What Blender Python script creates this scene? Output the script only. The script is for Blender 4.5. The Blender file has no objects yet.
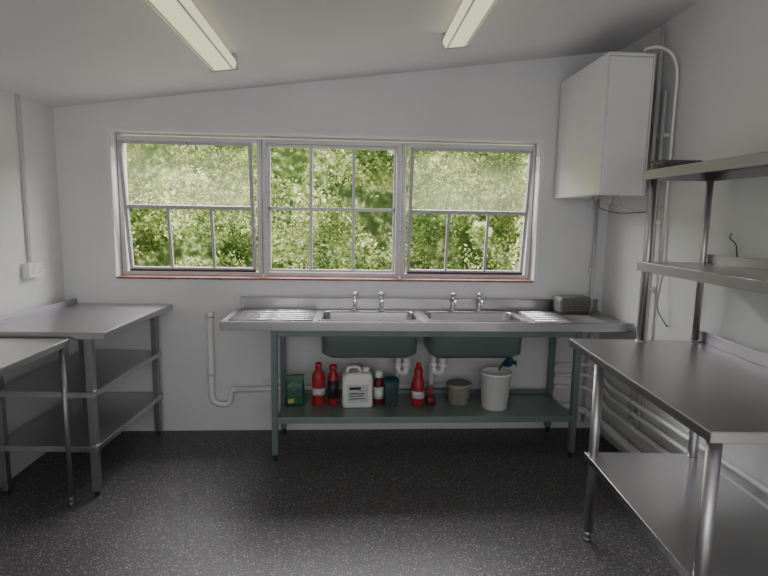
import bpy, bmesh, math, random
import numpy as np
from mathutils import Vector, Matrix, Euler
random.seed(7); rng=np.random.default_rng(5)
COL=bpy.context.scene.collection

# ------------------------------------------------------------------ materials
def mat(name,col,rough=.5,metal=0.0,var=.06,scale=8.0,bump=0.0,stretch=None,rvar=.05,spec=.5,coat=0.0):
    m=bpy.data.materials.new(name); m.use_nodes=True; nt=m.node_tree; N=nt.nodes; Lk=nt.links
    b=N['Principled BSDF']
    tc=N.new('ShaderNodeTexCoord'); mp=N.new('ShaderNodeMapping')
    if stretch: mp.inputs['Scale'].default_value=stretch
    Lk.new(tc.outputs['Object'],mp.inputs['Vector'])
    nz=N.new('ShaderNodeTexNoise'); nz.inputs['Scale'].default_value=scale; nz.inputs['Detail'].default_value=5
    Lk.new(mp.outputs[0],nz.inputs['Vector'])
    cr=N.new('ShaderNodeValToRGB')
    cr.color_ramp.elements[0].position=.3; cr.color_ramp.elements[1].position=.7
    cr.color_ramp.elements[0].color=(*[max(0,c*(1-var)) for c in col],1)
    cr.color_ramp.elements[1].color=(*[min(1,c*(1+var)) for c in col],1)
    Lk.new(nz.outputs['Fac'],cr.inputs['Fac']); Lk.new(cr.outputs['Color'],b.inputs['Base Color'])
    if rvar>0:
        mr=N.new('ShaderNodeMapRange'); mr.inputs['To Min'].default_value=max(.02,rough-rvar); mr.inputs['To Max'].default_value=min(1,rough+rvar)
        Lk.new(nz.outputs['Fac'],mr.inputs['Value']); Lk.new(mr.outputs[0],b.inputs['Roughness'])
    else: b.inputs['Roughness'].default_value=rough
    b.inputs['Metallic'].default_value=metal
    b.inputs['Specular IOR Level'].default_value=spec
    b.inputs['Coat Weight'].default_value=coat
    if bump>0:
        bp=N.new('ShaderNodeBump'); bp.inputs['Strength'].default_value=bump; bp.inputs['Distance'].default_value=.01
        Lk.new(nz.outputs['Fac'],bp.inputs['Height']); Lk.new(bp.outputs[0],b.inputs['Normal'])
    return m
M={}
M['wall']=mat('wall_paint',(.70,.70,.70),.5,var=.03,scale=2.5,bump=.03)
M['ceil']=mat('ceiling_paint',(.74,.72,.735),.6,var=.02,scale=2)
M['reveal']=mat('white_gloss_paint',(.76,.75,.76),.35,var=.02)
M['sillred']=mat('red_brown_sill',(.26,.11,.085),.5,var=.2,scale=20)
M['frame']=mat('window_frame_paint',(.62,.605,.62),.4,var=.04,scale=20)  # white frames darkened in the colour, as seen against the light
M['sash']=mat('sash_painted_shade',(.46,.45,.46),.45,var=.08,scale=20)  # white sash bars; their shade is put into this grey
M['gapshade']=mat('dark_gap_strip',(.05,.05,.05),.6)
M['steel']=mat('satin_steel',(.55,.54,.545),.30,1.0,var=.008,scale=1.5,rvar=0)
M['shelfsteel']=mat('satin_shelf_steel',(.46,.43,.48),.55,1.0,var=.02,scale=3,rvar=0)
M['chrome']=mat('chrome',(.75,.75,.76),.12,1.0,var=.02)
M['post']=mat('polished_tube',(.50,.49,.495),.38,1.0,var=.03,scale=6,rvar=0)
M['sinksteel']=mat('sink_steel',(.52,.51,.515),.27,1.0,var=.01,scale=2,rvar=0)
M['splash']=mat('splashback_steel',(.40,.39,.40),.32,1.0,var=.02,scale=2,rvar=0)
M['green']=mat('green_grey_steel',(.23,.285,.265),.36,.45,var=.05,scale=4,rvar=.02)
M['greenleg']=mat('green_grey_leg_paint',(.16,.21,.20),.42,.3,var=.1,scale=10)
M['legsteel']=mat('dull_leg_steel',(.34,.34,.35),.42,.9,var=.04,scale=10,rvar=.02)
M['pipe']=mat('white_pipe_plastic',(.80,.79,.79),.35,var=.04)
M['pipeg']=mat('grey_painted_pipe',(.52,.515,.52),.45,var=.06)
M['boiler']=mat('boiler_enamel',(.74,.735,.735),.22,var=.02)
M['boilerg']=mat('boiler_grey_trim',(.42,.42,.41),.4,var=.04)
M['black']=mat('black_plastic',(.03,.03,.03),.4)
M['rubber']=mat('cable_rubber',(.10,.10,.10),.6)
M['red']=mat('red_plastic',(.42,.025,.03),.35,var=.1)
M['darkred']=mat('dark_red_plastic',(.16,.018,.022),.4,var=.1)
M['white']=mat('white_plastic',(.80,.79,.77),.4,var=.03)
M['label']=mat('paper_label',(.55,.57,.56),.6,var=.35,scale=60,stretch=(.3,1,3))
M['greenpack']=mat('green_packet',(.02,.10,.05),.4,var=.5,scale=30)
M['yellow']=mat('yellow_print',(.45,.42,.10),.5,var=.3,scale=40)
M['teal']=mat('teal_cloth',(.02,.10,.11),.7,var=.2,scale=30,bump=.3)
M['clear']=mat('dusty_clear_plastic',(.10,.14,.14),.25,var=.2,scale=15)
M['beige']=mat('grey_beige_tub',(.27,.25,.21),.6,var=.1,scale=30)
M['greybox']=mat('grey_metal_mesh',(.16,.16,.155),.5,.4,var=.3,scale=90)
M['socket']=mat('socket_white',(.78,.77,.75),.35,var=.02)
M['ground']=mat('sunlit_grass',(.22,.24,.16),.9,var=.4,scale=3)
def diffuser():
    m=mat('cream_diffuser',(.78,.78,.60),.3,var=.02,scale=3)
    b=m.node_tree.nodes['Principled BSDF']
    b.inputs['Emission Color'].default_value=(1,1,.64,1); b.inputs['Emission Strength'].default_value=.7
    return m
M['diff']=diffuser()
M['diffline']=mat('diffuser_flutes',(.78,.77,.54),.4)
def floor_mat():
    m=bpy.data.materials.new('speckled_vinyl_floor'); m.use_nodes=True; nt=m.node_tree; N=nt.nodes; L=nt.links
    b=N['Principled BSDF']; tc=N.new('ShaderNodeTexCoord')
    def speck(scale,th,seed):
        mp=N.new('ShaderNodeMapping'); mp.inputs['Location'].default_value=(seed,seed*.7,0); L.new(tc.outputs['Object'],mp.inputs['Vector'])
        v=N.new('ShaderNodeTexVoronoi'); v.inputs['Scale'].default_value=scale; L.new(mp.outputs[0],v.inputs['Vector'])
        c=N.new('ShaderNodeMath'); c.operation='LESS_THAN'; c.inputs[1].default_value=th; L.new(v.outputs['Distance'],c.inputs[0])
        sp=N.new('ShaderNodeSeparateColor'); L.new(v.outputs['Color'],sp.inputs[0])
        g=N.new('ShaderNodeMath'); g.operation='GREATER_THAN'; g.inputs[1].default_value=.40; L.new(sp.outputs[0],g.inputs[0])
        mu=N.new('ShaderNodeMath'); mu.operation='MULTIPLY'; L.new(c.outputs[0],mu.inputs[0]); L.new(g.outputs[0],mu.inputs[1])
        return mu
    nz=N.new('ShaderNodeTexNoise'); nz.inputs['Scale'].default_value=1.3; nz.inputs['Detail'].default_value=4; L.new(tc.outputs['Object'],nz.inputs['Vector'])
    cr=N.new('ShaderNodeValToRGB'); cr.color_ramp.elements[0].color=(.090,.086,.088,1); cr.color_ramp.elements[1].color=(.108,.104,.106,1)
    L.new(nz.outputs['Fac'],cr.inputs['Fac'])
    last=cr.outputs['Color']
    for sc,th,sd,cc in ((78,.245,0,(.44,.43,.43,1)),(125,.27,3.3,(.30,.29,.295,1)),(60,.2,8.1,(.025,.025,.027,1)),(140,.33,5.3,(.035,.035,.037,1))):
        s=speck(sc,th,sd); mx=N.new('ShaderNodeMix'); mx.data_type='RGBA'
        L.new(s.outputs[0],mx.inputs[0]); L.new(last,mx.inputs[6]); mx.inputs[7].default_value=cc; last=mx.outputs[2]
    L.new(last,b.inputs['Base Color']); b.inputs['Roughness'].default_value=.43
    b.inputs['Specular IOR Level'].default_value=.42
    n2=N.new('ShaderNodeTexNoise'); n2.inputs['Scale'].default_value=180; L.new(tc.outputs['Object'],n2.inputs['Vector'])
    bp=N.new('ShaderNodeBump'); bp.inputs['Strength'].default_value=.1; bp.inputs['Distance'].default_value=.004; L.new(n2.outputs['Fac'],bp.inputs['Height']); L.new(bp.outputs[0],b.inputs['Normal'])
    return m
M['floor']=floor_mat()
def glass(name,haze):
    m=bpy.data.materials.new(name); m.use_nodes=True; nt=m.node_tree; N=nt.nodes; L=nt.links
    N.remove(N['Principled BSDF']); out=N['Material Output']
    t=N.new('ShaderNodeBsdfTransparent'); t.inputs[0].default_value=(.98,.98,.98,1)
    tr=N.new('ShaderNodeBsdfTranslucent'); tr.inputs[0].default_value=(.80,.84,.52,1)
    g=N.new('ShaderNodeBsdfGlossy'); g.inputs['Roughness'].default_value=.03
    tc=N.new('ShaderNodeTexCoord'); nz=N.new('ShaderNodeTexNoise'); nz.inputs['Scale'].default_value=2; L.new(tc.outputs['Object'],nz.inputs['Vector'])
    mr=N.new('ShaderNodeMapRange'); mr.inputs['To Min'].default_value=haze*.85; mr.inputs['To Max'].default_value=haze*1.15; L.new(nz.outputs['Fac'],mr.inputs['Value'])
    m1=N.new('ShaderNodeMixShader'); L.new(mr.outputs[0],m1.inputs[0]); L.new(t.outputs[0],m1.inputs[1]); L.new(tr.outputs[0],m1.inputs[2])
    m2=N.new('ShaderNodeMixShader'); m2.inputs[0].default_value=.003; L.new(m1.outputs[0],m2.inputs[1]); L.new(g.outputs[0],m2.inputs[2])
    L.new(m2.outputs[0],out.inputs['Surface']); return m
M['glass']=glass('clear_glass',.0); M['haze']=glass('dusty_glass',.055)
def leafmat(name,c0,c1,c2,p0=.41,p2=.60):
    m=bpy.data.materials.new(name); m.use_nodes=True; nt=m.node_tree; N=nt.nodes; L=nt.links
    N.remove(N['Principled BSDF']); out=N['Material Output']
    tc=N.new('ShaderNodeTexCoord')
    n1=N.new('ShaderNodeTexNoise'); n1.inputs['Scale'].default_value=1.3; n1.inputs['Detail'].default_value=3
    n2=N.new('ShaderNodeTexNoise'); n2.inputs['Scale'].default_value=7; n2.inputs['Detail'].default_value=2
    L.new(tc.outputs['Object'],n1.inputs['Vector']); L.new(tc.outputs['Object'],n2.inputs['Vector'])
    ad=N.new('ShaderNodeMath'); ad.operation='ADD'; L.new(n1.outputs['Fac'],ad.inputs[0]); L.new(n2.outputs['Fac'],ad.inputs[1])
    hf=N.new('ShaderNodeMath'); hf.operation='MULTIPLY'; hf.inputs[1].default_value=.5; L.new(ad.outputs[0],hf.inputs[0])
    cr=N.new('ShaderNodeValToRGB'); e=cr.color_ramp.elements
    e[0].position=p0; e[0].color=(*c0,1); e[1].position=p2; e[1].color=(*c2,1); k=e.new((p0+p2)/2); k.color=(*c1,1)
    L.new(hf.outputs[0],cr.inputs['Fac'])
    d=N.new('ShaderNodeBsdfDiffuse'); t=N.new('ShaderNodeBsdfTranslucent'); L.new(cr.outputs[0],d.inputs[0]); L.new(cr.outputs[0],t.inputs[0])
    mx=N.new('ShaderNodeMixShader'); mx.inputs[0].default_value=.45; L.new(d.outputs[0],mx.inputs[1]); L.new(t.outputs[0],mx.inputs[2])
    L.new(mx.outputs[0],out.inputs['Surface']); return m

# ------------------------------------------------------------------ mesh builder
class MB:
    def __init__(s): s.bm=bmesh.new(); s.mats=[]
    def mi(s,k):
        if k not in s.mats: s.mats.append(k)
        return s.mats.index(k)
    def _fin(s,verts,k,smooth=False):
        i=s.mi(k); fs=set(f for v in verts for f in v.link_faces)
        for f in fs: f.material_index=i; f.smooth=smooth
    def box(s,x0,x1,y0,y1,z0,z1,k,rot=None):
        g=bmesh.ops.create_cube(s.bm,size=1.0); vs=g['verts']
        c=Vector(((x0+x1)/2,(y0+y1)/2,(z0+z1)/2))
        for v in vs:
            p=Vector((v.co.x*(x1-x0),v.co.y*(y1-y0),v.co.z*(z1-z0)))
            if rot: p=rot@p
            v.co=p+c
        s._fin(vs,k); return s
    def cyl(s,p1,p2,r,k,r2=None,seg=20):
        p1=Vector(p1);p2=Vector(p2);d=p2-p1
        q=d.to_track_quat('Z','Y').to_matrix().to_4x4()
        g=bmesh.ops.create_cone(s.bm,cap_ends=True,segments=seg,radius1=r,radius2=r if r2 is None else r2,depth=d.length,matrix=Matrix.Translation((p1+p2)/2)@q)
        s._fin(g['verts'],k,True)
        for v in g['verts']:
            for f in v.link_faces:
                if len(f.verts)>4: f.smooth=False
        return s
    def lathe(s,prof,c,k,seg=28,sx=1,sy=1):
        rings=[]
        for r,z in prof:
            rings.append([s.bm.verts.new((c[0]+r*sx*math.cos(2*math.pi*i/seg),c[1]+r*sy*math.sin(2*math.pi*i/seg),c[2]+z)) for i in range(seg)])
        i0=s.mi(k)
        for a,b in zip(rings,rings[1:]):
            for i in range(seg):
                f=s.bm.faces.new((a[i],a[(i+1)%seg],b[(i+1)%seg],b[i])); f.material_index=i0; f.smooth=True
        for rr,fl in ((rings[0],True),(rings[-1],False)):
            try:
                f=s.bm.faces.new(list(reversed(rr)) if fl else rr); f.material_index=i0
            except Exception: pass
        return s
    def rloops(s,loops,k,cap=True,seg=6,c=(0,0),smooth=True):
        """loops: (hx,hy,r,z)"""
        rings=[]
        for hx,hy,r,z in loops:
            ring=[]
            for qx,qy,a0 in ((1,1,0),(-1,1,90),(-1,-1,180),(1,-1,270)):
                for j in range(seg+1):
                    a=math.radians(a0+90*j/seg)
                    ring.append(s.bm.verts.new((c[0]+qx*(hx-r)+r*math.cos(a),c[1]+qy*(hy-r)+r*math.sin(a),z)))
            rings.append(ring)
        i0=s.mi(k); n=len(rings[0])
        for a,b in zip(rings,rings[1:]):
            for i in range(n):
                f=s.bm.faces.new((a[i],a[(i+1)%n],b[(i+1)%n],b[i])); f.material_index=i0; f.smooth=smooth
        if cap:
            f=s.bm.faces.new(rings[-1]); f.material_index=i0
        if cap=='both':
            f=s.bm.faces.new(list(reversed(rings[0]))); f.material_index=i0
        return s
    def tube(s,pts,r,k,seg=12,corner=.03,closed=False):
        P=[Vector(p) for p in pts]; path=[P[0]]
        for i in range(1,len(P)-1):
            a=P[i-1];b=P[i];c=P[i+1]; d1=(a-b);d2=(c-b)
            rr=min(corner,d1.length*.49,d2.length*.49); s0=b+d1.normalized()*rr; s1=b+d2.normalized()*rr
            for j in range(7):
                t=j/6; path.append(s0*(1-t)**2+b*2*t*(1-t)+s1*t*t)
        path.append(P[-1])
        rings=[]; up=None
        for i,p in enumerate(path):
            if i==0: t=path[1]-path[0]
            elif i==len(path)-1: t=path[-1]-path[-2]
            else: t=path[i+1]-path[i-1]
            t.normalize()
            if up is None:
                up=t.orthogonal().normalized()
            else:
                up=(up-t*up.dot(t)).normalized()
            w=t.cross(up)
            rings.append([s.bm.verts.new(p+up*(r*math.cos(2*math.pi*j/seg))+w*(r*math.sin(2*math.pi*j/seg))) for j in range(seg)])
        i0=s.mi(k)
        for a,b in zip(rings,rings[1:]):
            for j in range(seg):
                f=s.bm.faces.new((a[j],a[(j+1)%seg],b[(j+1)%seg],b[j])); f.material_index=i0; f.smooth=True
        f=s.bm.faces.new(list(reversed(rings[0])));f.material_index=i0
        f=s.bm.faces.new(rings[-1]);f.material_index=i0
        return s
    def done(s,name,parent=None,bevel=0,loc=None,rot=None,solid=0,recalc=True,**props):
        if recalc: bmesh.ops.recalc_face_normals(s.bm,faces=s.bm.faces[:])
        me=bpy.data.meshes.new(name); s.bm.to_mesh(me); s.bm.free()
        for k in s.mats: me.materials.append(M[k])
        o=bpy.data.objects.new(name,me); COL.objects.link(o)
        if parent: o.parent=parent
        if loc: o.location=loc
        if rot: o.rotation_euler=rot
        if solid:
            m=o.modifiers.new('s','SOLIDIFY'); m.thickness=solid; m.offset=0
        if bevel:
            m=o.modifiers.new('b','BEVEL'); m.width=bevel; m.segments=2; m.limit_method='ANGLE'; m.angle_limit=math.radians(50)
        for a,b in props.items(): o[a]=b
        return o
def thing(name,label,cat,loc=(0,0,0),rot=0,group=None):
    o=bpy.data.objects.new(name,None); o.empty_display_size=.1; COL.objects.link(o)
    o.location=loc; o.rotation_euler=(0,0,rot); o['label']=label; o['category']=cat
    if group: o['group']=group
    return o
def S(o,label=None,cat=None):
    o['kind']='structure'
    if label: o['label']=label
    if cat: o['category']=cat
    return o

XL,XR,YB,YF=-1.97,1.83,3.72,-1.6
def cz(x): return 2.23+.128*(x+1.95)

# ------------------------------------------------------------------ room shell
T=.25
def prism(mb,x0,x1,y0,y1,z0,k,off=0.0,t=None):
    bm=mb.bm;i=mb.mi(k)
    za,zb=cz(x0)+off,cz(x1)+off
    lo=[(x0,z0 if t is None else za),(x1,z0 if t is None else zb)]
    hi=[(x0,za if t is None else za+t),(x1,zb if t is None else zb+t)]
    v=[bm.verts.new(p) for p in [(lo[0][0],y0,lo[0][1]),(lo[1][0],y0,lo[1][1]),(lo[1][0],y1,lo[1][1]),(lo[0][0],y1,lo[0][1]),
                                  (hi[0][0],y0,hi[0][1]),(hi[1][0],y0,hi[1][1]),(hi[1][0],y1,hi[1][1]),(hi[0][0],y1,hi[0][1])]]
    for q in ((0,3,2,1),(4,5,6,7),(0,1,5,4),(1,2,6,5),(2,3,7,6),(3,0,4,7)):
        f=bm.faces.new([v[a] for a in q]); f.material_index=i
WX0,WX1,WZ0,WZ1=-1.615,1.312,1.105,2.09
mb=MB(); mb.box(XL-T,WX0,YB,YB+T,-.1,1.105,'wall')
mb.box(WX0,WX1,YB,YB+T,-.1,WZ0,'wall'); mb.box(WX1,XR+T,YB,YB+T,-.1,WZ0,'wall')
prism(mb,XL-T,WX0,YB,YB+T,WZ0,'wall'); prism(mb,WX1,XR+T,YB,YB+T,WZ0,'wall'); prism(mb,WX0,WX1,YB,YB+T,WZ1,'wall')
S(mb.done('wall_back'),'white painted back wall with a wide window opening','wall')
mb=MB(); prism(mb,XL-T,XL,YF-T,YB,-.1,'wall'); S(mb.done('wall_left'),'white painted side wall','wall')
mb=MB(); prism(mb,XR,XR+T,YF-T,YB,-.1,'wall'); S(mb.done('wall_right'),'white painted side wall','wall')
mb=MB(); mb.box(XL,XR,YF-T,YF,-.1,.75,'wall'); mb.box(XL,-1.6,YF-T,YF,.75,2.15,'wall'); mb.box(1.5,XR,YF-T,YF,.75,2.15,'wall'); prism(mb,XL,XR,YF-T,YF,2.15,'wall')  # unseen wall, its opening made wide to let more light in
S(mb.done('wall_front'),'white painted wall with a wide opening made to let light in','wall')
mb=MB(); prism(mb,XL-T,XR+T,YF-T,YB+T,0,'ceil',0,.12); S(mb.done('ceiling'),'white sloping plastered ceiling','ceiling')
mb=MB(); mb.box(XL-T,XR+T,YF-T,YB+T,-.1,0,'floor'); S(mb.done('floor'),'dark grey speckled vinyl safety floor','floor')
mb=MB(); mb.box(WX0+.002,WX1-.002,YB-.014,YB+.10,WZ0-.004,WZ0+.010,'sillred'); S(mb.done('trim_1',bevel=.003),'narrow red-brown window sill','sill')
mb=MB()
mb.box(WX0-.022,WX0,YB-.006,YB,WZ0-.0,WZ1+.022,'reveal').box(WX1,WX1+.022,YB-.006,YB,WZ0,WZ1+.022,'reveal').box(WX0,WX1,YB-.006,YB,WZ1,WZ1+.022,'reveal')
S(mb.done('trim_2',bevel=.002),'thin painted edge around window opening','trim')

# ------------------------------------------------------------------ windows
WY=3.84
def frame_box(mb,x0,x1,z0,z1,w,y0,y1,k,wb=None):
    wb=wb or w
    mb.box(x0,x0+w,y0,y1,z0,z1,k); mb.box(x1-w,x1,y0,y1,z0,z1,k)
    mb.box(x0+w,x1-w,y0,y1,z1-w,z1,k); mb.box(x0+w,x1-w,y0,y1,z0,z0+wb,k)
def window(n,x0,x1,kind):
    w=thing('window_%d'%n,'white metal-framed window with %s'%('a tilting sash, one wide pane over three small panes' if kind=='hop' else 'six fixed panes in two rows'),'window',((x0+x1)/2,WY,1.115))
    w['kind']='structure'
    hw=(x1-x0)/2; H=2.075-1.115
    mb=MB(); frame_box(mb,-hw,hw,0,H,.030,-.03,.04,'frame',.03); mb.done('window_frame',w,bevel=.004)
    a=hw-.034
    if kind=='hop':
        e=MB(); 
        ang=math.radians(7.5); a-=.012
        zb=.034; zt=H-.034; zm=.60-.115+0.0
        frame_box(e,-a,a,0,zt-zb,.024,-.016,.014,'sash',.026)
        e.box(-a+.02,a-.02,-.018,.014,zm-zb-.014,zm-zb+.012,'sash')
        for t in (-1/3,1/3): e.box(a*t-.009,a*t+.009,-.014,.012,.02,zm-zb-.01,'sash')
        e.box(-a+.002,a-.002,-.020,-.014,-.006,.012,'gapshade')  # dark strip added for the shade in the gap below the sash
        e.box(-.02,.02,-.05,-.016,zt-zb-.02,zt-zb+.0,'sash')
        sash=e.done('sash',w,bevel=.002,loc=(0,-.004,zb),rot=(ang,0,0))
        g=MB(); g.box(-a+.02,a-.02,-.001,.001,zm-zb+.010,zt-zb-.02,'haze'); g.done('upper_pane',sash,label='wide dusty glass pane')
        g=MB(); g.box(-a+.02,a-.02,-.001,.001,.02,zm-zb-.010,'glass'); g.done('lower_pane',sash)
        for sx in (-1,1):
            g=MB(); g.box(sx*(a+.004)-.003,sx*(a+.004)+.003,-.10,.0,zt*.88,zt*.88+.015,'frame'); g.done('window_stay',w)
    else:
        e=MB(); frame_box(e,-a,a,.034,H-.034,.018,-.016,.014,'frame')
        zm=.600-.115
        e.box(-a,a,-.016,.012,zm-.011,zm+.011,'frame')
        for t in (-1/3,1/3): e.box(a*t-.011,a*t+.011,-.0165,.0125,.034,H-.034,'frame')
        sash=e.done('glazing_bars',w,bevel=.002)
        g=MB(); g.box(-a+.01,a-.01,-.001,.001,.045,H-.045,'glass'); g.done('pane',sash)
window(1,-1.612,-.637,'hop'); window(2,-.630,.346,'fix'); window(3,.353,1.309,'hop')

# ------------------------------------------------------------------ tables
def steel_table(name,label,loc,rot,x0,x1,y0,y1,H,lx,ly,shelves,leg,kleg,up=(),ktop='steel',sx=None,th=.036):
    t=thing(name,label,'table',loc,rot)
    mb=MB(); mb.box(x0,x1,y0,y1,H-.004,H,ktop)
    mb.box(x0,x0+.003,y0,y1,H-th,H-.004,ktop); mb.box(x1-.003,x1,y0,y1,H-th,H-.004,ktop)
    mb.box(x0+.003,x1-.003,y0,y0+.003,H-th,H-.004,ktop); mb.box(x0+.003,x1-.003,y1-.003,y1,H-th,H-.004,ktop)
    mb.box(x0+.003,x1-.003,y0+.003,y1-.003,H-th,H-th+.003,ktop)
    mb.done('tabletop',t,bevel=.0015)
    for x in lx:
        for y in ly:
            b=MB()
            if leg[0]=='sq':
                b.box(x-leg[1],x+leg[1],y-leg[1],y+leg[1],.03,H-th,kleg); b.cyl((x,y,0),(x,y,.032),leg[1]*.7,'black')
            else:
                b.cyl((x,y,.05),(x,y,H-th),leg[1],kleg); b.cyl((x,y,.015),(x,y,.055),leg[1]*.72,kleg); b.cyl((x,y,0),(x,y,.018),leg[1]*.95,'legsteel',leg[1]*.8)
            b.done('leg',t,bevel=.002 if leg[0]=='sq' else 0)
    for z in shelves:
        a,bb,c,d=sx or (min(lx)-.03,max(lx)+.03,min(ly)-.03,max(ly)+.03)
        b=MB(); b.box(a,bb,c,d,z-.003,z,ktop); 
        b.box(a,a+.003,c,d,z-.032,z-.003,ktop).box(bb-.003,bb,c,d,z-.032,z-.003,ktop).box(a+.003,bb-.003,c,c+.003,z-.032,z-.003,ktop).box(a+.003,bb-.003,d-.003,d,z-.032,z-.003,ktop)
        b.done('shelf',t,bevel=.0012)
    for u in up:
        b=MB(); b.box(*u,'shelfsteel'); b.done('upstand',t,bevel=.003)
    return t
steel_table('prep_table','tall stainless steel prep table with two undershelves in the corner',(-1.245,3.71,0),math.radians(-2.6),
    -.655,0,-.93,0,.927,(-.60,-.105),(-.885,-.06),(.60,.295),('sq',.019),'legsteel',
    up=[(-.655,-.643,-.93,0,.927,.962)],ktop='steel')
steel_table('side_table','lower stainless steel table with thin tubular legs',(-1.455,2.765,0),0,
    -.50,0,-1.0,0,.90,(-.47,-.022),(-.97,-.035),(),('rd',.0125),'legsteel',ktop='steel')
steel_table('work_table','stainless steel work table with undershelf against the wall',(1.118,2.59,0),math.radians(-3.6),
    0,.672,-1.19,0,.95,(.060,.535),(-.25,-1.12),(.44,),('rd',.022),'post',
    up=[(.66,.672,-1.19,0,.95,1.005)],ktop='steel',sx=(.03,.565,-1.15,-.22))

# overshelf
os_=thing('over_shelf','two-tier stainless steel shelf unit standing on the work table','shelf',(1.462,2.53,.95),0)
for x in (0,.285):
    for y in (0,-1.05):
        b=MB(); b.cyl((x,y,.006),(x,y,.86),.0155,'post'); b.cyl((x,y,0),(x,y,.008),.026,'post'); b.done('post',os_)
for z,lab in ((.40,'lower'),(.845,'upper')):
    b=MB(); b.box(-.035,.315,-1.15,.03,z,z+.003,'steel')
    k='shelfsteel'
    b.box(-.035,-.032,-1.15,.03,z-.042,z,k).box(.312,.315,-1.15,.03,z-.042,z,k).box(-.032,.312,.027,.03,z-.042,z,k).box(-.032,.312,-1.15,-1.147,z-.042,z,k)
    b.box(.307,.315,-1.15,.03,z+.003,z+.045,k)
    b.done('shelf',os_,bevel=.0012)
t=thing('storage_tray','small dark shallow metal tray on the top shelf','tray',(1.54,2.49,1.7995))
mb=MB(); mb.rloops([(.085,.045,.012,0),(.092,.052,.014,.030),(.096,.056,.016,.034)],'greybox',cap='both'); mb.done('tray_body',t)
mb=MB(); mb.rloops([(.097,.057,.016,.0335),(.099,.059,.016,.039),(.090,.050,.014,.040)],'rubber',cap=True); mb.done('lid',t)

# ------------------------------------------------------------------ sink unit
SH=.29
sk=thing('sink_unit','long stainless steel double-bowl sink with green-grey legs and undershelf','sink',(0,0,0))
SX0,SX1,SY0,SY1,SZ=-.80,1.80,3.205,3.715,.90
bowls=[(-.20,.44),(.495,1.13)]; by0,by1=3.285,3.625
mb=MB(); t=.004
def slab(x0,x1,y0,y1): mb.box(x0,x1,y0,y1,SZ-t,SZ,'sinksteel')
slab(SX0,bowls[0][0],SY0,SY1); slab(bowls[0][1],bowls[1][0],SY0,SY1); slab(bowls[1][1],SX1,SY0,SY1)
for b0,b1 in bowls: slab(b0,b1,SY0,by0); slab(b0,b1,by1,SY1)
mb.box(SX0,SX1,SY0-.004,SY0,SZ-.048,SZ+.003,'sinksteel'); mb.box(SX0,SX0+.004,SY0,SY1,SZ-.048,SZ-.004,'sinksteel'); mb.box(SX1-.004,SX1,SY0,SY1,SZ-.048,SZ-.004,'sinksteel')
mb.box(SX0,SX1,SY0,SY0+.012,SZ,SZ+.006,'sinksteel')
for x0,x1 in ((-.76,-.24),(1.18,1.74)):
    for i in range(6):
        y=3.275+i*.066; mb.cyl((x0,y,SZ-.001),(x1,y,SZ-.001),.012,'sinksteel',seg=16)
mb.done('worktop',sk)
mb=MB(); mb.box(SX0+.03,SX1-.01,SY1-.022,SY1-.006,SZ,SZ+.082,'splash'); mb.box(SX0+.03,SX1-.01,SY1-.03,SY1-.004,SZ+.076,SZ+.084,'sinksteel'); mb.done('upstand',sk,bevel=.003)
for b0,b1 in bowls:
    cx=(b0+b1)/2; cy=(by0+by1)/2; hx=(b1-b0)/2; hy=(by1-by0)/2
    mb=MB(); mb.rloops([(hx+.012,hy+.012,.02,SZ+.003),(hx-.008,hy-.008,.05,SZ+.003),(hx-.014,hy-.014,.05,SZ-.01),(hx-.02,hy-.02,.06,SZ-.22),(hx-.06,hy-.06,.06,SZ-.25)],'sinksteel',c=(cx,cy))
    bo=mb.done('sink_bowl',sk,recalc=False)
    mb=MB(); mb.rloops([(hx-.006,hy-.006,.05,SZ-.02),(hx-.012,hy-.012,.055,SZ-.225),(hx-.055,hy-.055,.05,SZ-.258)],'green',c=(cx,cy)); mb.done('bowl_casing',bo,recalc=False)
    dx=cx+(.255 if b0<0 else -.19)
    mb=MB(); mb.cyl((dx,cy,SZ-.252),(dx,cy,SZ-.245),.035,'chrome'); mb.done('drain',bo)
for x in (.025,.21,.72,.909):
    y=3.665
    mb=MB(); mb.lathe([(.022,0),(.022,.008),(.012,.014),(.011,.075),(.015,.085),(.015,.10),(.009,.106)],(x,y,SZ),'chrome',20)
    mb.tube([(x,y,SZ+.07),(x,y-.05,SZ+.085),(x,y-.10,SZ+.075),(x,y-.105,SZ+.05)],.009,'chrome',12,.03)
    tp=mb.done('tap',sk)
    mb=MB(); mb.lathe([(.009,0),(.018,.004),(.019,.014),(.014,.022),(.005,.026)],(x,y,SZ+.106),'chrome',16)
    for a in range(4):
        an=a*math.pi/2+.4; mb.cyl((x,y,SZ+.118),(x+.026*math.cos(an),y+.026*math.sin(an),SZ+.118),.005,'chrome',seg=10)
    mb.done('tap_handle',tp)
for x in (-.475,1.455):
    for y in (3.235,3.655):
        mb=MB(); mb.box(x-.019,x+.019,y-.019,y+.019,.04,SZ-.048,'greenleg'); mb.cyl((x,y,0),(x,y,.042),.016,'black'); mb.done('leg',sk,bevel=.002)
mb=MB()
mb.box(-.46,1.45,3.215,3.675,SH-.004,SH,'green'); mb.box(-.455,1.435,3.215,3.219,SH-.04,SH-.004,'green'); mb.box(-.455,1.435,3.671,3.675,SH-.04,SH-.004,'green')
mb.box(-.46,1.44,3.66,3.675,SH,SH+.03,'green')
mb.done('undershelf',sk,bevel=.0015)
mb=MB(); mb.box(-.455,1.435,3.222,3.228,SZ-.09,SZ-.045,'greenleg'); mb.box(-.455,1.435,3.645,3.655,SZ-.11,SZ-.045,'greenleg'); mb.done('frame_rail',sk,bevel=.002)
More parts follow.
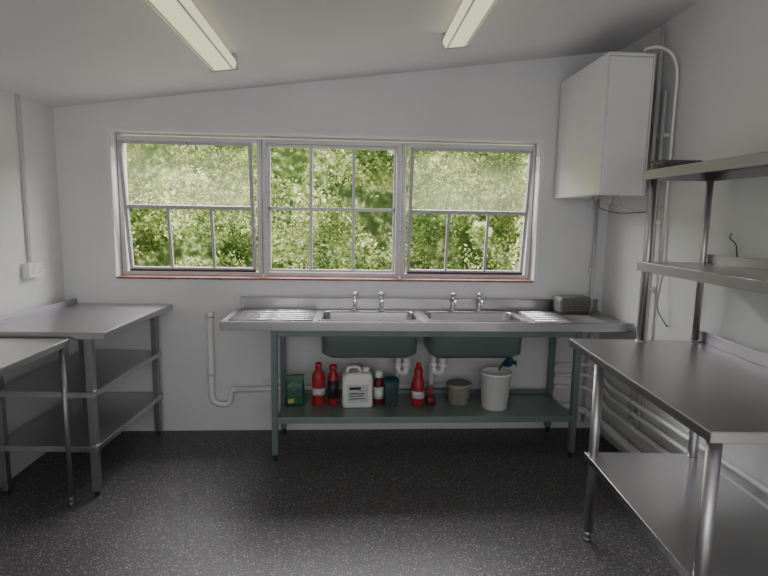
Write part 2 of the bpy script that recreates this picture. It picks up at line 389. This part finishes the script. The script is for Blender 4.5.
for dx in (.375,.62):
    z0=SZ-.258; y=3.455
    mb=MB()
    mb.cyl((dx,y,z0-.03),(dx,y,z0),.032,'pipe')
    mb.tube([(dx,y,z0-.02),(dx,y,z0-.14),(dx-.05,y+.05,z0-.14),(dx-.05,y+.05,z0-.05),(dx-.05,3.60,z0-.05),(dx-.05,3.60,z0-.30)],.021,'pipe',14,.045)
    mb.cyl((dx,y,z0-.09),(dx,y,z0-.06),.029,'pipe'); mb.cyl((dx-.05,y+.05,z0-.10),(dx-.05,y+.05,z0-.07),.029,'pipe')
    mb.done('drain_trap',sk)
# ------------------------------------------------------------------ pipework
def pipe(name,label,segs,k='pipe',corner=.03,clips=(),cat='pipe',kc='pipe'):
    t=thing(name,label,cat)
    for pts,r in segs: MB().tube(pts,r,k,14,corner).done('tube',t)
    for c,d in clips:
        mb=MB(); mb.box(c[0]-d[0],c[0]+d[0],c[1]-d[1],c[1]+d[1],c[2]-d[2],c[2]+d[2],kc); mb.done('pipe_clip',t,bevel=.002)
    return t
pipe('waste_pipe','white plastic waste pipe running along the wall behind the undershelf',
    [([(.70,3.69,.345),(-.50,3.69,.325),(-.82,3.69,.315)],.021)],corner=.05)
pipe('waste_pipe','white plastic stand pipe with a bend at the bottom',
    [([(-.985,3.69,.865),(-.985,3.69,.22),(-.86,3.69,.20),(-.845,3.69,.315),(-.80,3.69,.316)],.021),([(-.985,3.69,.84),(-.985,3.69,.875)],.026),([(-.985,3.69,.42),(-.985,3.69,.47)],.026)],
    corner=.06,clips=[((-.985,3.705,.66),(.03,.012,.012))])
pipe('supply_pipe','thin white supply pipe stub on the wall below the sink',
    [([(-.62,3.718,.385),(-.62,3.70,.385),(-.40,3.70,.385)],.009)],corner=.01)
pipe('riser_pipe','grey painted vertical pipe in the corner below the heater',
    [([(1.735,3.69,1.70),(1.735,3.69,.06)],.012)],k='pipeg',clips=[((1.735,3.708,1.2),(.018,.012,.01)),((1.735,3.708,.5),(.018,.012,.01))])
pipe('riser_pipe','pair of grey painted pipes rising up the wall beside the heater',
    [([(1.795,3.14,2.69),(1.795,3.14,.30)],.013),([(1.797,3.065,2.30),(1.797,3.065,.22)],.011)],k='pipeg',
    clips=[((1.814,3.105,2.05),(.016,.06,.010)),((1.814,3.105,1.55),(.016,.06,.010)),((1.814,3.105,1.15),(.016,.06,.010))])
pipe('wall_pipe','white pipes running low along the side wall',
    [([(1.50,3.69,.50),(1.76,3.69,.50),(1.795,3.64,.47),(1.795,3.45,.41),(1.795,-1.2,.41)],.014),
     ([(1.50,3.69,.42),(1.75,3.69,.42),(1.795,3.63,.39),(1.795,3.45,.335),(1.795,-1.2,.335)],.014),
     ([(1.50,3.69,.33),(1.74,3.69,.33),(1.79,3.62,.29),(1.792,3.45,.245),(1.792,-1.2,.245)],.017)],k='pipe',corner=.05,
    clips=[((1.818,y,.325),(.012,.012,.11)) for y in (3.2,2.6,2.0,1.4)],kc='pipeg')
pipe('wall_pipe','thick white waste pipe near the floor along the side wall',
    [([(1.40,3.685,.20),(1.70,3.685,.17),(1.785,3.60,.13),(1.785,3.0,.11),(1.785,-1.2,.09)],.029)],k='pipe',corner=.08)
t=thing('cable_conduit','grey vertical cable conduit on the side wall','conduit')
mb=MB(); mb.box(XL,XL+.018,3.325,3.349,1.242,cz(XL)-.002,'pipeg'); mb.done('trunking',t,bevel=.003)
t=thing('wall_socket','white double wall socket in a surface box','socket',(XL,3.345,1.195))
mb=MB(); mb.box(0,.034,-.075,.075,-.044,.044,'socket'); mb.done('back_box',t,bevel=.004)
mb=MB(); mb.box(.034,.042,-.074,.074,-.043,.043,'socket')
for y in (-.035,.035):
    mb.box(.0415,.0425,y-.003,y+.003,-.002,.008,'black').box(.0415,.0425,y-.014,y-.007,-.02,-.015,'black').box(.0415,.0425,y+.007,y+.014,-.02,-.015,'black')
mb.done('face_plate',t)
for y in (-.035,.035):
    mb=MB(); mb.box(.042,.046,y-.007+.018,y+.007+.018,.010,.032,'socket'); mb.done('switch',t,bevel=.001)

# ------------------------------------------------------------------ water heater
bl=thing('water_heater','large white enamelled wall-mounted boiler in the corner','boiler',(1.42,3.02,1.70))
mb=MB(); mb.box(.014,.28,0,.68,0,.79,'boiler'); mb.done('casing',bl,bevel=.006)
mb=MB(); mb.box(0,.013,.002,.678,.002,.788,'boiler'); mb.done('front_panel',bl,bevel=.005)
mb=MB(); mb.box(.28,.41,.42,.62,.05,.74,'boilerg'); mb.done('mounting_bracket',bl,bevel=.003)
mb=MB(); mb.box(.013,.262,-.0015,.0,.765,.772,'boilerg'); mb.box(.262,.268,-.0015,0,.01,.78,'boilerg'); mb.done('panel_seam',bl)
mb=MB(); mb.box(.02,.26,.02,.64,.79,.800,'boilerg'); mb.done('top_cover',bl,bevel=.004)
for y,x in ((.10,.12),(.2,.16),(.32,.12),(.42,.16)): MB().cyl((x,y,-.05),(x,y,0),.012,'boilerg').done('pipe_connector',bl)
pipe('flexible_hose','white hose curving from the heater side down the wall',
    [([(1.64,3.045,2.503),(1.64,3.035,2.515),(1.69,3.0,2.522),(1.77,2.99,2.49),(1.812,2.99,2.40),(1.812,2.99,2.0),(1.812,2.99,1.30)],.008)],corner=.05,cat='hose')
t=thing('power_cable','thin grey cable looping below the heater','cable')
MB().tube([(1.60,3.13,1.699),(1.60,3.10,1.64),(1.68,3.06,1.61),(1.80,3.02,1.63),(1.825,3.0,1.66)],.003,'pipeg',8,.04).done('cord',t)
MB().tube([(1.54,3.27,1.699),(1.54,3.27,1.63),(1.66,3.25,1.60),(1.825,3.2,1.61)],.003,'rubber',8,.05).done('cord',t)
for pts in ([(1.825,2.45,1.50),(1.79,2.42,1.48),(1.815,2.40,1.455),(1.825,2.40,1.39)],[(1.825,2.62,1.33),(1.80,2.63,1.22),(1.81,2.64,1.08),(1.825,2.66,1.02)],[(1.825,2.95,1.33),(1.80,2.95,1.22),(1.77,2.93,1.05),(1.825,2.9,.95)]):
    t=thing('power_cable','thin black cable fixed to the wall by the shelf posts','cable')
    MB().tube(pts,.003,'rubber',8,.05).done('cord',t)

# ------------------------------------------------------------------ ceiling lights
for x in (-.70,.545):
    zc=cz(x)
    t=thing('ceiling_light','long fluorescent batten light with ribbed cream diffuser on the ceiling','ceiling light',(x,2.25,zc),0,'ceiling batten lights')
    t.rotation_euler=(0,-math.atan(.128),0)
    mb=MB(); mb.box(-.05,.05,-.75,.75,-.030,-.001,'boiler'); mb.done('light_base',t,bevel=.004)
    mb=MB()
    prof=[(-.066,-.030),(-.072,-.050),(-.058,-.078),(.058,-.078),(.072,-.050),(.066,-.030)]
    bm=mb.bm; i0=mb.mi('diff'); A=[bm.verts.new((a,-.735,b)) for a,b in prof]; B=[bm.verts.new((a,.735,b)) for a,b in prof]
    for i in range(6):
        bm.faces.new((A[i],A[(i+1)%6],B[(i+1)%6],B[i]))
    bm.faces.new(A); bm.faces.new(list(reversed(B)))
    for xx in (-.050,.050): mb.box(xx-.005,xx+.005,-.73,.73,-.0792,-.077,'diffline')
    mb.done('diffuser',t)
    for s in (-1,1):
        mb=MB(); y0,y1=sorted((s*.735,s*.755)); mb.box(-.074,.074,y0,y1,-.081,-.002,'boilerg'); mb.done('end_cap',t,bevel=.004)

# ------------------------------------------------------------------ things on the undershelf
Y0=3.46
def bottle(name,label,x,y,prof,kbody,cap,kcap,lab=None,klab='label',sx=1,sy=1,cat='bottle'):
    t=thing(name,label,cat,(x,y,SH))
    MB().lathe(prof,(0,0,0),kbody,24,sx,sy).done('bottle_body',t)
    MB().lathe(cap,(0,0,0),kcap,18).done('cap',t)
    if lab:
        r,z0,z1=lab; MB().lathe([(r,z0),(r,z1)],(0,0,0),klab,24,sx,sy).done('label_sleeve',t)
    return t
t=thing('detergent_packet','dark green plastic packet with yellow print','packet',(-.375,Y0,SH),.15)
mb=MB(); mb.rloops([(.060,.034,.02,0),(.064,.036,.022,.02),(.064,.034,.02,.13),(.060,.022,.01,.165),(.062,.004,.003,.195),(.062,.003,.0025,.205)],'greenpack',cap='both'); mb.done('pouch',t)
MB().box(-.045,-.005,-.0375,-.0355,.02,.05,'yellow').done('printed_panel',t,label='small yellow printed patch')
MB().box(.0,.04,-.0375,-.0355,.085,.115,'teal').done('printed_panel',t,label='teal printed patch')
bottle('cleaner_bottle','tall red bottle with red cap and pale label',-.215,Y0,[(.038,0),(.043,.006),(.043,.19),(.036,.222),(.018,.24),(.018,.25)],'red',[(.020,.248),(.022,.25),(.020,.285),(.012,.29)],'red',(.0436,.07,.12),'label')
bottle('cleaner_bottle','black bottle with a red cap and red base',-.118,Y0+.01,[(.034,0),(.038,.006),(.038,.17),(.030,.205),(.018,.225),(.018,.235)],'red',[(.019,.232),(.026,.235),(.026,.268),(.010,.275)],'red',(.0386,.045,.17),'black')
t=thing('jerrycan','white plastic jerrycan with handle and printed label','container',(.045,Y0-.02,SH),.05)
mb=MB(); mb.rloops([(.096,.058,.02,0),(.102,.064,.024,.012),(.102,.064,.024,.19),(.094,.058,.024,.222),(.066,.045,.02,.236)],'white',cap='both'); mb.done('can_body',t)
mb=MB(); mb.tube([(-.07,0,.215),(-.065,0,.262),(.0,0,.268),(.03,0,.23)],.011,'white',12,.03); mb.done('handle',t)
mb=MB(); mb.cyl((.058,0,.225),(.058,0,.268),.024,'white'); mb.done('screw_cap',t)
mb=MB(); mb.box(-.07,.07,-.0655,-.0635,.04,.16,'label').box(-.055,.02,-.0665,-.0650,.125,.145,'black').box(-.055,.045,-.0665,-.0650,.095,.103,'black').box(-.055,.04,-.0665,-.0650,.080,.086,'black').box(-.055,.05,-.0665,-.0650,.062,.068,'black'); mb.done('printed_label',t)
bottle('cleaner_bottle','short red bottle with a white label and cap',.190,Y0+.01,[(.030,0),(.034,.005),(.034,.14),(.026,.17),(.014,.185)],'darkred',[(.022,.183),(.026,.186),(.026,.225),(.010,.23)],'white',(.0346,.04,.12),'white')
t=thing('storage_tub','dusty clear plastic tub with a dark lid','tub',(.275,Y0,SH),.0)
mb=MB(); mb.rloops([(.043,.05,.015,0),(.048,.058,.016,.15),(.050,.062,.018,.152),(.050,.062,.018,.160)],'clear',cap='both'); mb.done('tub_body',t)
mb=MB(); mb.rloops([(.052,.063,.018,.158),(.053,.064,.018,.170),(.043,.053,.015,.176)],'teal',cap='both'); mb.done('tub_lid',t)
bottle('spray_bottle','red squeezy bottle with narrow neck',.458,Y0-.01,[(.040,0),(.044,.006),(.045,.12),(.038,.17),(.028,.20),(.032,.24),(.022,.262)],'red',[(.014,.258),(.017,.262),(.016,.285),(.006,.295)],'red',(.0456,.05,.10),'label')
t=thing('hand_brush','small dark red brush standing beside the bottles','brush',(.545,Y0-.01,SH),.1)
mb=MB(); mb.rloops([(.030,.03,.02,0.0),(.034,.033,.02,.045),(.020,.02,.015,.06)],'darkred',cap='both'); mb.done('brush_head',t)
mb=MB(); mb.tube([(0,.0,.05),(0,.0,.09),(0.005,.0,.13)],.012,'red',10,.02); mb.done('handle',t)
t=thing('round_tub','dull grey-beige round plastic tub with a lid','tub',(.745,Y0+.02,SH))
mb=MB(); mb.lathe([(.070,0),(.074,.004),(.082,.12),(.084,.125)],(0,0,0),'beige',32); mb.done('tub_body',t)
mb=MB(); mb.lathe([(.086,.118),(.088,.122),(.088,.138),(.080,.144),(.076,.139)],(0,0,0),'beige',32); mb.done('tub_lid',t)
t=thing('bucket','plain white tapered plastic bucket','bucket',(.972,Y0-.07,SH))
mb=MB(); mb.lathe([(.082,0),(.086,.003),(.103,.235),(.108,.237),(.108,.248),(.101,.250),(.098,.235),(.079,.008),(.004,.006)],(0,0,0),'white',36); mb.done('pail',t)
t=thing('cleaning_cloth','dark teal cloth hanging over the bucket rim','cloth',(1.035,Y0-.05,SH+.252))
bm=bmesh.new(); n=14
def cl(u,v):
    x=-.05+.12*u; d=v
    z=.006+.06*math.sin(u*3.1)*(1-abs(d-.5)*1.2)+.012*math.sin(u*9+v*5)+.03*u
    y=-.05+.10*v+.01*math.sin(u*7)
    return (x+.03*v,y,z)
vv=[[bm.verts.new(cl(i/n,j/n)) for j in range(n+1)] for i in range(n+1)]
for i in range(n):
    for j in range(n):
        f=bm.faces.new((vv[i][j],vv[i+1][j],vv[i+1][j+1],vv[i][j+1])); f.smooth=True
c=MB(); c.bm.free(); c.bm=bm; c.mi('teal'); c.done('cloth_fabric',t,solid=.004)

t=thing('utensil_basket','dark grey slatted metal box on the drainer','box',(1.545,3.57,SZ+.0115),math.radians(4))
mb=MB(); mb.rloops([(.108,.055,.02,0),(.112,.060,.022,.02),(.118,.060,.025,.095),(.110,.052,.025,.112)],'greybox',cap='both'); mb.done('box_body',t)
mb=MB()
for z in (.02,.036,.052,.068,.084): mb.rloops([(.114,.063,.024,z),(.120,.066,.026,z+.003),(.120,.066,.026,z+.005),(.114,.063,.024,z+.007)],'greybox',cap=False)
mb.done('slats',t)

# ------------------------------------------------------------------ outdoors
M['leafA']=leafmat('leaves_painted_sun',(.13,.19,.05),(.40,.49,.16),(.90,.92,.55))  # sun highlights and dark gaps painted into the leaf colour
M['leafB']=leafmat('leaves_painted_shade',(.05,.10,.03),(.15,.24,.07),(.42,.52,.20),.42,.60)  # darker copy of the leaves, shade painted into its colour
M['backleaf']=leafmat('distant_leaves',(.07,.12,.035),(.20,.28,.09),(.78,.82,.50),.44,.62)  # dark between clumps and a few highlights are painted in
def clump(cs,n):
    idx=rng.integers(0,len(cs),n); C=np.array([c[:3] for c in cs])[idx]; R=np.array([c[3] for c in cs])[idx]
    v=rng.normal(size=(n,3)); v/=np.linalg.norm(v,axis=1)[:,None]; r=rng.uniform(.45,1.05,n)**.6
    P=C+v*(R*r)[:,None]; P[:,1]=np.maximum(P[:,1],5.2); P[:,2]=np.maximum(P[:,2],-.2); return P
def leafverts(P,size):
    n=len(P); d=rng.normal(size=(n,3)); d/=np.linalg.norm(d,axis=1)[:,None]
    e=rng.normal(size=(n,3)); e-=d*(d*e).sum(1)[:,None]; e/=np.linalg.norm(e,axis=1)[:,None]
    L=(size*rng.uniform(.5,1.4,n))[:,None]; nn=np.cross(d,e); v=np.zeros((n,4,3))
    v[:,0]=P-d*L; v[:,1]=P+e*L*.5+nn*L*.15; v[:,2]=P+d*L; v[:,3]=P-e*L*.5+nn*L*.15
    return v
far=[(rng.uniform(-9,9),rng.uniform(9.2,10.8),rng.uniform(-.2,5.0),rng.uniform(.3,.85)) for _ in range(140)]
mid=[(rng.uniform(-7,7),rng.uniform(8.0,9.2),rng.uniform(-.2,3.2),rng.uniform(.2,.5)) for _ in range(42)]
near=[(rng.uniform(-6,6),rng.uniform(7.2,8.0),rng.uniform(-.1,1.5),rng.uniform(.15,.35)) for _ in range(14)]
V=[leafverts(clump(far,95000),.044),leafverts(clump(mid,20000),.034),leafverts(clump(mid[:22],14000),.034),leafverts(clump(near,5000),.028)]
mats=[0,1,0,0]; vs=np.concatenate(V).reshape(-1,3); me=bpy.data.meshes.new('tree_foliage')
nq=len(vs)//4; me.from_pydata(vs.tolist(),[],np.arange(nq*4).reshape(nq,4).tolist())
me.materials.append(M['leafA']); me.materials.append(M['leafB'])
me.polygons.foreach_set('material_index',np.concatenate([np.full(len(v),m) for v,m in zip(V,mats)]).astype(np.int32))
o=bpy.data.objects.new('tree_foliage',me); COL.objects.link(o); o['kind']='stuff'; o['label']='dense sunlit yellow-green tree foliage outside the window'; o['category']='foliage'
mb=MB(); mb.box(-30,30,YB+T+.02,12.0,-.6,-.45,'ground'); o=mb.done('garden_ground'); o['kind']='stuff'; o['label']='sunlit grassy ground outside below the trees'; o['category']='ground'
mb=MB(); mb.box(-30,30,12.3,12.6,-.45,5.0,'backleaf'); o=mb.done('distant_hedge'); o['kind']='stuff'; o['label']='tall dense hedge behind the trees'; o['category']='hedge'

# ------------------------------------------------------------------ light
w=bpy.data.worlds.new('sky'); bpy.context.scene.world=w; w.use_nodes=True
bg=w.node_tree.nodes['Background']; bg.inputs[0].default_value=(.94,.95,1,1); bg.inputs[1].default_value=2.1
sd=bpy.data.lights.new('sun','SUN'); sd.energy=12.0; sd.angle=math.radians(2); sd.color=(1,.96,.84)
so=bpy.data.objects.new('sun',sd); COL.objects.link(so)
so.rotation_euler=Vector((.55,.62,-.72)).to_track_quat('-Z','Y').to_euler()
def area(name,loc,direction,sx,sy,e,col):
    l=bpy.data.lights.new(name,'AREA'); l.shape='RECTANGLE'; l.size=sx; l.size_y=sy; l.energy=e; l.color=col
    o=bpy.data.objects.new(name,l); COL.objects.link(o); o.location=loc; o.rotation_euler=Vector(direction).to_track_quat('-Z','Y').to_euler(); return o
area('window_fill_light',(-.15,4.85,2.95),(0,-.8,-.6),3.2,1.1,245,(1,.985,.99))  # added lamp hidden outside above the window, strengthens the incoming light
area('rear_fill_light',(-.05,-1.55,1.45),(0,1,0),3.0,1.4,13,(1,.98,.975))  # added unseen lamp at the rear opening, brightens the room

# ------------------------------------------------------------------ camera
cam=bpy.data.cameras.new('camera'); co=bpy.data.objects.new('camera',cam); COL.objects.link(co)
p,y,r=[math.radians(a) for a in (7.59,-3.55,1.0)]
cy,sy=math.cos(y),math.sin(y);cp,sp=math.cos(p),math.sin(p)
fwd=Vector((-sy*cp,cy*cp,-sp)); right=Vector((cy,sy,0)); up=right.cross(fwd)
r2=right*math.cos(r)+up*math.sin(r); u2=-right*math.sin(r)+up*math.cos(r)
m=Matrix((r2,u2,-fwd)).transposed().to_4x4(); m.translation=Vector((0,0,1.548)); co.matrix_world=m
cam.sensor_width=36; cam.lens=528.1/768*36; cam.clip_start=.05
bpy.context.scene.camera=co
